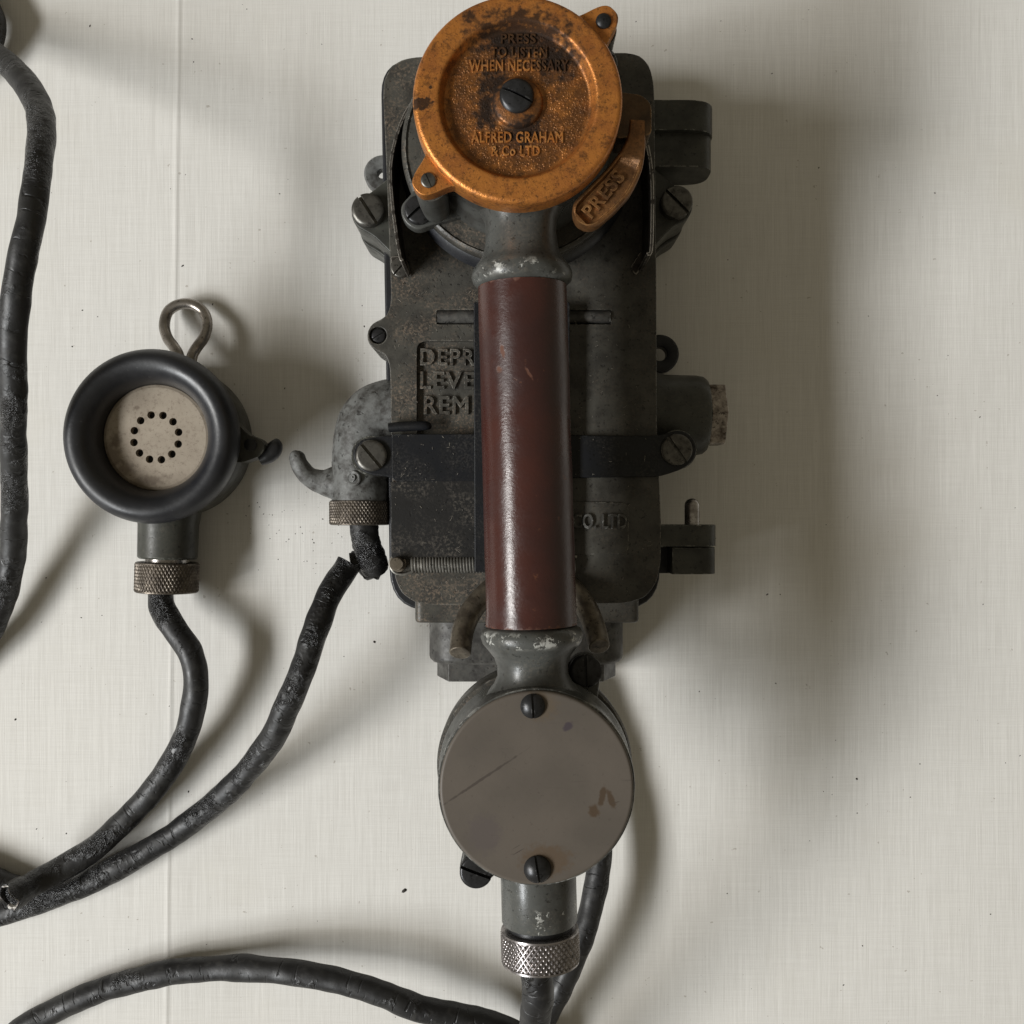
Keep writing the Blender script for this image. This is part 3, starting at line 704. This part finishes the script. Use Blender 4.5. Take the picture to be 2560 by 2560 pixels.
# upper collar and neck
b = ylathe([(10, 60), (16.9, 62.6), (18.6, 64.2), (19.1, 66.5), (18.4, 69), (16.6, 71.2), (15.2, 73.2), (13.9, 77), (13.3, 82), (13.5, 87), (14.6, 91), (17, 94.5), (20, 97.5), (21, 99), (21, 108), (0.01, 108)])
def flare(bm_, y0, y1, k_):
    for v in bm_.verts:
        f = (v.co.y-y0)/(y1-y0)
        if f > 0: v.co.x *= 1 + k_*min(1, f)**1.6
flare(b, 86, 99, 0.3)
M_chip = chipped([(66.5, 3.0), (-69.5, 3.2)], 1, 0.055)
part('upper_neck', b, M_chip, hs, local=True)
b = ylathe([(10, -63), (16.6, -65.8), (18.6, -67), (19.4, -69.3), (18.7, -71.8), (16.8, -74.2), (14.6, -77), (13.4, -80.5), (13.2, -84), (13.9, -87), (15.4, -90), (17.2, -93), (18.6, -96), (19.0, -99), (18.6, -104), (0.01, -104)])
flare(b, -82, -98, 0.42)
part('lower_neck', b, M_chip, hs, local=True)
# transmitter
tc = HL(1294, 247, 140.0); TCx, TCy = tc.x, tc.y
def at(zc): return Matrix.Translation((TCx, TCy, zc-HZ))
b = lathe(BM(), [(0.01, 93), (37, 93), (36.6, 96), (35.6, 100), (35.2, 112), (34.6, 124), (36, 126), (36.2, 129.5), (0.01, 129.5)], at(0), 96)
trans = part('transmitter_housing', b, M_grey, hs, local=True)
b = lathe(BM(), [(30, 86), (42, 86), (46.5, 83), (48, 79), (46, 74.5), (41, 72), (36, 73.5), (33, 78), (30, 86)], at(0), 80); part('mouthpiece_ring', b, M_rubber, trans, local=True)
b = lathe(BM(), [(0.01, 86), (38, 86), (45.2, 88), (46, 89), (46, 92.5), (45.2, 93.6), (44.2, 94.0), (43.4, 93.2), (36, 93.6), (0.01, 93.6)], at(0), 96); part('lower_flange', b, M_body, trans, local=True)
def one_ear(e, r0, ht, wd=0.15, span=0.42, n=40):
    o = []
    for i in range(n+1):
        d = -span + 2*span*i/n; r = r0 + ht*math.exp(-(abs(d)/wd)**3.2)
        o.append((TCx + r*math.cos(e+d), TCy + r*math.sin(e+d)))
    return o + [(TCx + 34*math.cos(e+d), TCy + 34*math.sin(e+d)) for d in (span*0.9, span*0.45, 0, -span*0.45, -span*0.9)]
e1 = HL(1506, 54, 136) - Vector((TCx, TCy, 0)); e2 = HL(1071, 450, 136) - Vector((TCx, TCy, 0))
EA = [math.atan2(e1.y, e1.x), math.atan2(e2.y, e2.x)]
hl2 = lambda px, py, z=136.6: (HL(px, py, z).x, HL(px, py, z).y)
def cs(px, py, rx, ry, rot=0.0, soft=0.5, wob=0.6, sc=420):
    x, y = hl2(px, py); kk = 0.142; return (x, y, rx*kk, ry*kk, rot, soft, wob, sc)
SPOTS = [cs(1296, 92, 128, 62, 0.0, .45, .5), cs(1392, 150, 60, 48, 0.5), cs(1232, 205, 42, 36, 0.4), cs(1216, 265, 30, 58, 0.0), cs(1310, 330, 48, 34, 0.3), cs(1177, 53, 19, 18), cs(1060, 268, 28, 15, 0.1, .25, .6, 500), cs(1078, 229, 6, 5)]
M_copper = copper_mat('copper_bronze_paint', SPOTS, (TCx, TCy))
M_letter = copper_mat('lit_copper_lettering', SPOTS[:2], (TCx, TCy), 0.0)  # lighter than the floor: the letters' lit edges put into the colour
M_lever = copper_mat('dulled_copper_paint', [], (0, 0), 0, (0.27, 0.125, 0.045), (0.13, 0.065, 0.028))
b = lathe(BM(), [(0.01, 138.0), (8.0, 138.0), (8.8, 137.4), (9.2, 136.0), (10, 135.72), (10.6, 135.7), (24.9, 135.7), (25.3, 135.7), (25.9, 135.95), (26.3, 136.4), (27.5, 139.1), (27.9, 139.7), (28.4, 139.95), (28.9, 140.0), (29.3, 140.0), (34.9, 140.0), (35.4, 140.0), (36.4, 139.5), (37.0, 138.4), (37.1, 129.6), (30, 129.5)], at(0), 128)
cap = part('copper_cover', b, M_copper, hs, local=True, smooth=50)
for e in EA:
    b = BM(); prism(b, one_ear(e, 36.6, 11.0), 130.2-HZ, 136.6-HZ)
    c_ = part('cover_ear', b, M_copper, cap, local=True, bevel=0.9, seg=3)
for e in EA:
    b = BM()
    c_ = (TCx + 41.6*math.cos(e), TCy + 41.6*math.sin(e), 0)
    lathe(b, [(0.01, 100-HZ), (5.2, 100-HZ), (5.8, 112-HZ), (5.9, 130-HZ), (0.01, 130-HZ)], Matrix.Translation(c_), 32)
    part('cover_post', b, M_grey, trans, local=True)
for (px, py, dm, an, mm, slot) in ((1509, 52, 1.1, 20, M_blued, 0.05), (1071, 450, 0.25, 112, M_screw, 0.35)):
    q = HL(px, py, 137); b = BM(); screw_head(b, (q.x, q.y, 136.3-HZ), 2.75, 0.9, dm, an, slot, 0.5); part('screw', b, mm, cap, local=True)
q = HL(1292, 238, 139); b = BM(); screw_head(b, (q.x, q.y, 137.9-HZ), 6.1, 1.5, 1.2, -27, 0.8, 0.9); part('screw', b, M_blued, cap, local=True)
# stippled ground of the recess: fine geometry bumps, and the cast lettering
kk = (500-137)/2560
for s, x0, x1, y0, y1 in (('PRESS', 1252, 1340, 83, 108), ('TO LISTEN', 1226, 1368, 116, 143), ('WHEN NECESSARY', 1172, 1422, 148, 177), ('ALFRED GRAHAM', 1178, 1408, 328, 356), ('& Co LTD', 1228, 1350, 363, 389)):
    q = HL((x0+x1)/2, (y0+y1)/2, 136.5); b = BM()
    text_bm(b, s, (x1-x0)*kk, (y1-y0)*kk, 0.75, Matrix.Translation((q.x, q.y, 135.6-HZ)) @ Matrix.Rotation(-HROT, 4, 'Z'), spacing=1.08)
    part('cast_lettering', b, M_letter, cap, local=True, doubles=False)
b = BM(); random.seed(3)
for i in range(2600):
    a_ = random.uniform(0, 2*PI); r = 25.2*math.sqrt(random.random())
    if r < 9.8: continue
    x, y = TCx + r*math.cos(a_), TCy + r*math.sin(a_); rr = random.uniform(0.35, 0.7); hh = random.uniform(0.2, 0.42)
    tip = b.verts.new((x + random.uniform(-.1, .1), y + random.uniform(-.1, .1), 135.68+hh-HZ)); rot0 = random.uniform(0, 6)
    ring = [b.verts.new((x + rr*math.cos(rot0+PI/2.5*j), y + rr*math.sin(rot0+PI/2.5*j), 135.65-HZ)) for j in range(5)]
    for j in range(5): b.faces.new((ring[j], ring[(j+1) % 5], tip))
st = part('stippling', b, M_copper, cap, local=True, doubles=False, smooth=180); st['kind'] = 'stuff'
# clamp lugs and screws of the transmitter's lower flange
for px, py, an in ((1046, 525, 40), (1500, 150, 10)):
    q = HL(px, py, 98); d = Vector((q.x-TCx, q.y-TCy, 0)).normalized(); n_ = Vector((-d.y, d.x, 0)); c_ = Vector((q.x, q.y, 0)); b = BM()
    o_ = [c_-d*16+n_*13, c_-d*2+n_*7.5, c_+d*5+n_*6, c_+d*7.5, c_+d*5-n_*6, c_-d*2-n_*7.5, c_-d*16-n_*13]
    prism(b, rounded([(v.x, v.y) for v in o_], 3, 4), 90-HZ, 96.5-HZ); lg = part('clamp_lug', b, M_grey, trans, local=True, bevel=1.2, seg=3)
    b = BM(); screw_head(b, (q.x, q.y, 96.5-HZ), 5.6, 2.6, 0.8, an, 1.1, 1.6); part('screw', b, M_blued, trans, local=True)
# press lever
M_pivot = copper_mat('shaded_bronze', [], (0, 0), 0, (0.10, 0.06, 0.03), (0.045, 0.03, 0.018))  # the pivot block's dark shading is put into this darker bronze
def lever_shape():
    cl = [(1594, 300), (1592, 335), (1586, 370), (1570, 412), (1543, 455), (1509, 492), (1473, 526), (1445, 552)]
    hw = [20, 22, 28, 38, 44, 45, 43, 30]
    zt = 127.0; path = smooth_path([P(a_, c_, zt) for a_, c_ in cl], 8); b = BM(); rows = []; n_ = len(path)
    for i, p_ in enumerate(path):
        t = i/8; k_ = min(int(t), len(hw)-2); f = t-k_; w_ = (hw[k_]*(1-f) + hw[k_+1]*f)*0.1457
        s_end = (n_-1-i)/8.0
        if s_end < 1: w_ = 43*0.1457*math.sqrt(max(0.02, 1-(1-s_end)**2))
        d = (path[min(i+1, n_-1)] - path[max(i-1, 0)]).normalized(); nn = Vector((d.y, -d.x, 0))
        fr = i/(n_-1); rec = max(0, min(1, (fr-0.36)/0.06))*max(0, min(1, (0.965-fr)/0.05)); wi = max(0.15, w_-1.35)
        def V(o_, z): return b.verts.new(p_ + nn*o_ + Vector((0, 0, z-zt)))
        fl = zt - 2.4*rec
        rows.append([V(-w_*0.92, zt-8), V(-w_, zt-6), V(-w_, zt-1.0), V(-w_+0.35, zt-0.25), V(-w_+0.8, zt), V(-wi, zt), V(-wi*0.88, fl), V(0, fl), V(wi*0.88, fl), V(wi, zt), V(w_-0.8, zt), V(w_-0.35, zt-0.25), V(w_, zt-1.0), V(w_, zt-6), V(w_*0.92, zt-8)])
    grid_faces(b, rows); b.faces.new(rows[0]); b.faces.new(rows[-1]); return b
plv = part('press_lever', lever_shape(), M_lever, hs, smooth=45)
q0, q1 = P(1458, 560, 125.4), P(1575, 418, 125.4); an = math.atan2((q1-q0).y, (q1-q0).x); mid = P(1507, 487, 125.2)
b = BM(); text_bm(b, 'PRESS', 19.5, 5.4, 1.5, Matrix.Translation(mid + Vector((0.2, 0.2, -0.8))) @ Matrix.Rotation(an, 4, 'Z'), spacing=1.1); part('lever_lettering', b, M_lever, plv, doubles=False)
b = BM(); prism(b, rounded([P2(1535, 225, 127), P2(1606, 234, 127), P2(1630, 258, 127), P2(1630, 335, 127), P2(1540, 345, 127)], 2, 3), 110, 126.2); part('lever_pivot', b, M_pivot, plv, bevel=0.8)
b = BM(); tube(b, [P(1530, 300, 121), P(1590, 300, 121)], 5.2, 24); part('pivot_barrel', b, M_olive, plv)
# receiver
rc = HL(1341.5, 1970, 135.0); RCx, RCy = rc.x, rc.y
def rat(): return Matrix.Translation((RCx, RCy, 0))
b = lathe(BM(), [(0.01, 98), (30, 98), (35.8, 104), (36.6, 110), (36.4, 113), (35.2, 117), (34.8, 126), (35.0, 131.5), (35.4, 132.6), (35.2, 133.5), (0.01, 133.5)], Matrix.Translation((RCx, RCy, -HZ)), 96)
M_chip2 = chipped([(132-HZ, 1.6)], 2, 0.09); M_chip3 = chipped([(-173, 5)], 1, 0.02)
rec = part('receiver_housing', b, M_chip2, hs, local=True)
b = lathe(BM(), [(0.01, 78), (28, 78), (33, 79), (36, 82), (37.8, 88), (38, 101), (37.3, 102.5), (34, 103), (0.01, 103)], Matrix.Translation((RCx, RCy, -HZ)), 96); part('ear_cap', b, M_body, rec, local=True)
M_plate = plate_mat(lambda px, py: (HL(px, py, 135).x, HL(px, py, 135).y))
b = lathe(BM(), [(0.01, 135.0), (33.3, 135.0), (33.7, 135.0), (34.3, 134.8), (34.6, 134.3), (34.6, 133.52), (0.01, 133.52)], Matrix.Translation((RCx, RCy, -HZ)), 128)
plate = part('back_plate', b, M_plate, rec, local=True, smooth=60)
for px, py, an, r, dm in ((1332, 1767, 92, 4.4, 2.0), (1344, 2176, 98, 4.9, 2.4)):
    q = HL(px, py, 136.5); b = BM(); screw_head(b, (q.x, q.y, 134.9-HZ), r, 0.9, dm, an, 0.75, 0.5); part('screw', b, M_blued, plate, local=True)
for px, py, an in ((1464, 1680, 90), (1190, 2183, -22)):
    q = HL(px, py, 109); d = Vector((q.x-RCx, q.y-RCy, 0)).normalized(); n_ = Vector((-d.y, d.x, 0)); c_ = Vector((q.x, q.y, 0)); b = BM()
    o_ = [c_-d*14+n_*12, c_-d*2+n_*7.4, c_+d*4.5+n_*5.5, c_+d*7.2, c_+d*4.5-n_*5.5, c_-d*2-n_*7.4, c_-d*14-n_*12]
    prism(b, rounded([(v.x, v.y) for v in o_], 3, 4), 99-HZ, 105-HZ); part('clamp_lug', b, M_grey, rec, local=True, bevel=1.0)
    b = BM(); screw_head(b, (q.x, q.y, 104.8-HZ), 6.3, 3.6, 0.4, an, 1.2, 2.0); part('screw', b, M_blued, rec, local=True)
# gland tube, nut
b = ylathe([(0.01, -150), (14.0, -150), (14.25, -153), (14.25, -176.6), (13.7, -177.4), (11.5, -177.6), (11.5, -173), (0.01, -173)])
gt = part('gland_tube', b, M_chip3, hs, local=True)
b = ylathe([(0.01, -174), (12.2, -174), (12.2, -184), (0.01, -184)]); part('gland_packing', b, M_tray, gt, local=True)
b = knurl(BM(), 14.9, 13.0, frame((0, -179.6, 0), (0, -1, 0)), 46, 4, 0.75, 6.6, 1.1); part('knurled_nut', b, M_knurl, hs, local=True)

# ------------------------------------------------------------------ small capsule microphone on the left
mc = P(365, 1088, 48); MC = Vector((mc.x, mc.y, 0)); MR = -math.radians(1.7)
mic = thing('microphone', 'round handheld microphone with thick black rubber rim and beige perforated face', 'microphone', (MC.x, MC.y, 0), MR)
b = lathe(BM(), [(0.01, -1.4), (30, -1.4), (34, 0.4), (36, 5), (36.4, 20), (35.6, 27), (33, 31), (0.01, 31)], Matrix.Identity(4), 80)
mb = part('microphone_body', b, M_olive, mic, local=True)
# rubber rim profile: outer skirt, rolled crest, funnel down to the face
prof = [(24.2, 33.0), (24.3, 36.5), (25.0, 40.0), (26.6, 43.8), (29.0, 46.8), (31.8, 48.2), (34.4, 47.8), (36.6, 45.8), (38.0, 42.8), (38.4, 39.6), (37.8, 36), (36.4, 32.6), (35.4, 29)]
pp = smooth_path([(a_, 0, c_) for a_, c_ in prof], 4)
b = lathe(BM(), [(v.x*(1.0 + 0.022*max(0, min(1, (v.x-25)/8))), v.z) for v in pp], Matrix.Identity(4), 96); part('rubber_rim', b, M_rubber, mic, local=True, smooth=180)
# face with real holes
b = BM(); n = 12; HRr = 10.4; hr = 1.75; ca = 96
face = lathe(BM(), [(0.01, 35.0), (22.6, 35.0), (23.8, 34.6), (24.6, 33.6), (24.6, 30.8), (0.01, 30.8)], Matrix.Identity(4), 96)
fo = part('perforated_face', face, M_disc, mic, local=True, smooth=50)
for i in range(n):
    a_ = 2*PI*(i+0.5)/n + math.radians(-2) - MR
    c = BM(); lathe(c, [(0.001, 31.6), (hr, 31.6), (hr, 37), (0.001, 37)], Matrix.Translation((MC.x + HRr*1.0*math.cos(a_+MR), MC.y + 0 + HRr*math.sin(a_+MR), 0)), 20); carve(fo, c)
fo.data.set_sharp_from_angle(angle=math.radians(12))
b = lathe(BM(), [(0.001, 31.62), (12, 31.62)], Matrix.Identity(4), 40); part('hole_backing', b, M_hole, fo, local=True)
# neck, nut
YD = frame((0, 0, 14.6), (0, -1, 0))
b = lathe(BM(), [(0.01, 25), (16, 25), (14.6, 36), (13.9, 40), (13.7, 55.2), (13.0, 56), (0.01, 56)], YD, 56); part('neck', b, M_olive, mb, local=True)
b = lathe(BM(), [(0.01, 55), (10.2, 55), (10.2, 58.5), (0.01, 58.5)], YD, 40); part('threaded_ring', b, M_nickel, mb, local=True)
b = knurl(BM(), 14.7, 14.4, frame((0, -57.6, 14.9), (0, -1, 0)), 54, 4, 0.5, 6.6, 0.9); part('knurled_nut', b, M_knurlb, mic, local=True)
# wire eye at the top
wp = [(449, 908), (446, 886), (434, 866), (419, 845), (411, 815), (418, 783), (438, 765), (464, 759), (490, 765), (511, 784), (518, 812), (510, 843), (494, 866), (482, 886), (477, 908)]
b = BM(); tube(b, [P(a_, c_, 6.0 + max(0, c_-780)*0.09) for a_, c_ in wp], 2.6, 16, smooth=6); part('wire_eye', b, M_wire, mic)
# side lug with screw and roller
b = BM(); prism(b, rounded([P2(575, 1040, 33), P2(618, 1085, 33), P2(652, 1098, 33), P2(664, 1118, 33), P2(650, 1140, 33), P2(600, 1158, 33), P2(565, 1150, 33)], 2.5, 3), 22, 32.5); lg = part('side_lug', b, M_olive, mb, bevel=1.0)
b = BM(); q = P(626, 1112, 33); lathe(b, [(0.01, 33.6), (2.4, 33.6), (2.9, 33.2), (2.9, 32.4), (0.01, 32.4)], Matrix.Translation((q.x, q.y, 0)), 28); part('lug_pin', b, M_tray, lg)
b = BM(); tube(b, [P(650, 1148, 27), P(668, 1140, 27), P(682, 1128, 27), P(686, 1114, 27), P(680, 1104, 27)], [3.0, 3.8, 4.0, 3.8, 2.6], 16, smooth=5); part('clip', b, M_rubber, lg)

# ------------------------------------------------------------------ cables
def cable(name, label, pts, r, mm, seed, group='black rubber cables'):
    b = BM(); tube(b, [P(*p_) for p_ in pts], r, 28, smooth=12, lump=0.75, lumpscale=0.055, seed=seed, uv=True)
    o = part(name, b, mm, smooth=60, doubles=False); o['label'] = label; o['category'] = 'cable'; o['group'] = group
    return o
cable('cable', 'thick perished black cable curving down the left edge of the cloth',
      [(-330, 40, 8), (-200, 45, 10), (-90, 82, 22), (-25, 125, 33), (20, 160, 42), (62, 207, 53), (96, 268, 65), (103, 335, 76), (96, 415, 83), (80, 535, 88), (61, 630, 89), (42, 740, 86), (33, 850, 79), (32, 1000, 66), (34, 1150, 48), (36, 1300, 29), (30, 1400, 19), (8, 1500, 13), (-30, 1590, 9), (-120, 1690, 6)], 5.65, M_cable, 1)
cable('cable', 'short dark cable end poking in at the top left corner',
      [(-110, -120, 6), (-60, -40, 7), (-24, 30, 8), (-17, 85, 9), (-42, 140, 8), (-120, 190, 7)], 5.6, M_cable, 2)
mic_cable = cable('cable', 'black cable leaving the small microphone and ending in a torn open sleeve',
      [(418, 1430, 15), (403, 1470, 15), (407, 1519, 16), (437, 1575, 19), (476, 1632, 21), (490, 1700, 21), (485, 1763, 19), (461, 1845, 15), (427, 1914, 11), (377, 1982, 9), (313, 2051, 8), (238, 2120, 10), (157, 2170, 12), (100, 2200, 15), (62, 2222, 20), (46, 2231, 25)], [5.9]*13+[6.0, 6.1, 6.2], M_cable, 3)
cable('cable', 'longest cracked black cable running from the elbow pipe to the lower left',
      [(872, 1408, 26), (862, 1424, 27), (826, 1481, 34), (795, 1557, 41), (770, 1632, 45), (745, 1701, 46), (714, 1776, 42), (673, 1857, 33), (614, 1932, 22), (538, 2007, 13), (457, 2070, 8), (376, 2122, 6.5), (275, 2178, 6), (175, 2228, 6), (75, 2262, 6), (0, 2285, 6), (-90, 2300, 6), (-250, 2320, 6)], 5.9, M_cable, 4)
cable('cable', 'black cable end slipping behind the torn sleeve at the left edge',
      [(-200, 2130, 6), (-80, 2170, 6), (0, 2206, 6), (60, 2224, 6), (130, 2240, 5)], 5.6, M_cable, 5)
cable('cable', 'smooth black cord bowing along the bottom edge of the cloth',
      [(-60, 2700, 6), (30, 2596, 6), (75, 2560, 6), (125, 2533, 6), (188, 2502, 6.5), (263, 2472, 7), (351, 2447, 8), (451, 2428, 9), (564, 2421, 11), (664, 2424, 14), (770, 2437, 17), (877, 2460, 19), (970, 2491, 20), (1050, 2521, 19), (1143, 2540, 17), (1236, 2563, 13), (1330, 2610, 9), (1430, 2690, 6), (1560, 2770, 5), (1720, 2820, 4.5)], 5.9, M_cord, 6)
cable('cable', 'black cord dropping straight out of the bright knurled nut',
      [(1340, 2370, 113), (1343, 2430, 113), (1345, 2475, 111), (1342, 2520, 106), (1336, 2580, 96), (1322, 2660, 78), (1300, 2760, 54), (1290, 2870, 28), (1300, 2980, 10), (1340, 3080, 5), (1420, 3180, 4.5)], 6.0, M_cord, 7)
cable('cable', 'black cord coming from beneath the receiver plate on its right side',
      [(1420, 1720, 12), (1470, 1850, 12), (1496, 1990, 14), (1503, 2090, 16), (1496, 2175, 19), (1480, 2262, 22), (1452, 2350, 24), (1414, 2440, 24), (1374, 2520, 22), (1330, 2610, 18), (1270, 2720, 11), (1190, 2830, 6), (1090, 2930, 5), (960, 3010, 4.5)], 5.7, M_cord, 8)
# torn open end of the microphone cable's sleeve
te = mic_cable; TM[te.name] = Matrix.Identity(4)
q = P(44, 2232, 25); ax = Vector((-0.50, -0.26, 0.83)).normalized()
b = BM(); seg = 40; rows = []
Mf = frame(q - ax*1.0, ax)
for j, (r, h) in enumerate([(6.0, -3.5), (6.7, -1.0), (6.8, 2.5), (6.8, 5.2), (6.1, 5.4), (5.7, 3.0), (5.5, 0.0), (0.05, -0.4)]):
    row = []
    for i in range(seg):
        a_ = 2*PI*i/seg; tear = 2.6*noise.noise(Vector((math.cos(a_)*1.4, math.sin(a_)*1.4, 2))) if j in (3, 4) else 0
        row.append(b.verts.new(Mf @ Vector((r*math.cos(a_), r*math.sin(a_), h + tear))))
    rows.append(row)
grid_faces(b, rows); part('torn_sleeve', b, M_cable, te)
b = BM(); rows = []
for j, (r, h) in enumerate([(5.62, 0.2), (5.66, 3.0), (6.35, 5.7), (5.4, 5.2), (5.3, 0.2)]):
    row = []
    for i in range(27):
        a_ = math.radians(-60 + 240*i/26); tear = 2.6*noise.noise(Vector((math.cos(a_)*1.4, math.sin(a_)*1.4, 2))) if j in (2, 3) else 0
        fr_ = 0.35*noise.noise(Vector((i*0.9, j, 4)))
        row.append(b.verts.new(Mf @ Vector(((r+fr_*0.3)*math.cos(a_), (r+fr_*0.3)*math.sin(a_), h + tear + fr_))))
    rows.append(row)
grid_faces(b, rows, False); part('frayed_lining', b, M_torn, te)

# ------------------------------------------------------------------ crumbs on the cloth
b = BM(); random.seed(21)
big = [(1010, 2230, 2.0), (222, 62, 0.9), (935, 1606, 1.0), (1920, 1487, 0.9), (2145, 1950, 0.8), (1932, 180, .6), (530, 760, .7), (455, 664, 1.0), (200, 1545, .6), (112, 1445, .7), (2340, 480, .7), (2050, 416, .6), (470, 1980, .8), (35, 1800, .8)]
for i in range(110): big.append((random.uniform(0, 2560), random.uniform(0, 2560), random.uniform(0.2, 0.62)))
for i in range(60): big.append((random.gauss(760, 90), random.gauss(1330, 70), random.uniform(0.22, 0.55)))
for px, py, s_ in big:
    q = P(px, py, 0); z = cloth_z(q.x, q.y); s_ *= 1.25
    vs_ = []
    a_ = random.uniform(0, 6.28); el = random.uniform(0.35, 0.8)
    for j in range(6):
        an = PI/3*j; rr = s_*random.uniform(0.7, 1.1)*0.8; dx, dy = rr*math.cos(an), rr*math.sin(an)*el
        vs_.append(b.verts.new((q.x + dx*math.cos(a_)-dy*math.sin(a_), q.y + dx*math.sin(a_)+dy*math.cos(a_), z-0.05)))
    tp = b.verts.new((q.x, q.y, z + s_*0.5))
    for j in range(6): b.faces.new((vs_[j], vs_[(j+1) % 6], tp))
cr = part('dirt_crumbs', b, M_dirt, doubles=False); cr['kind'] = 'stuff'; cr['label'] = 'tiny dark crumbs of dirt scattered over the cloth'; cr['category'] = 'dirt'
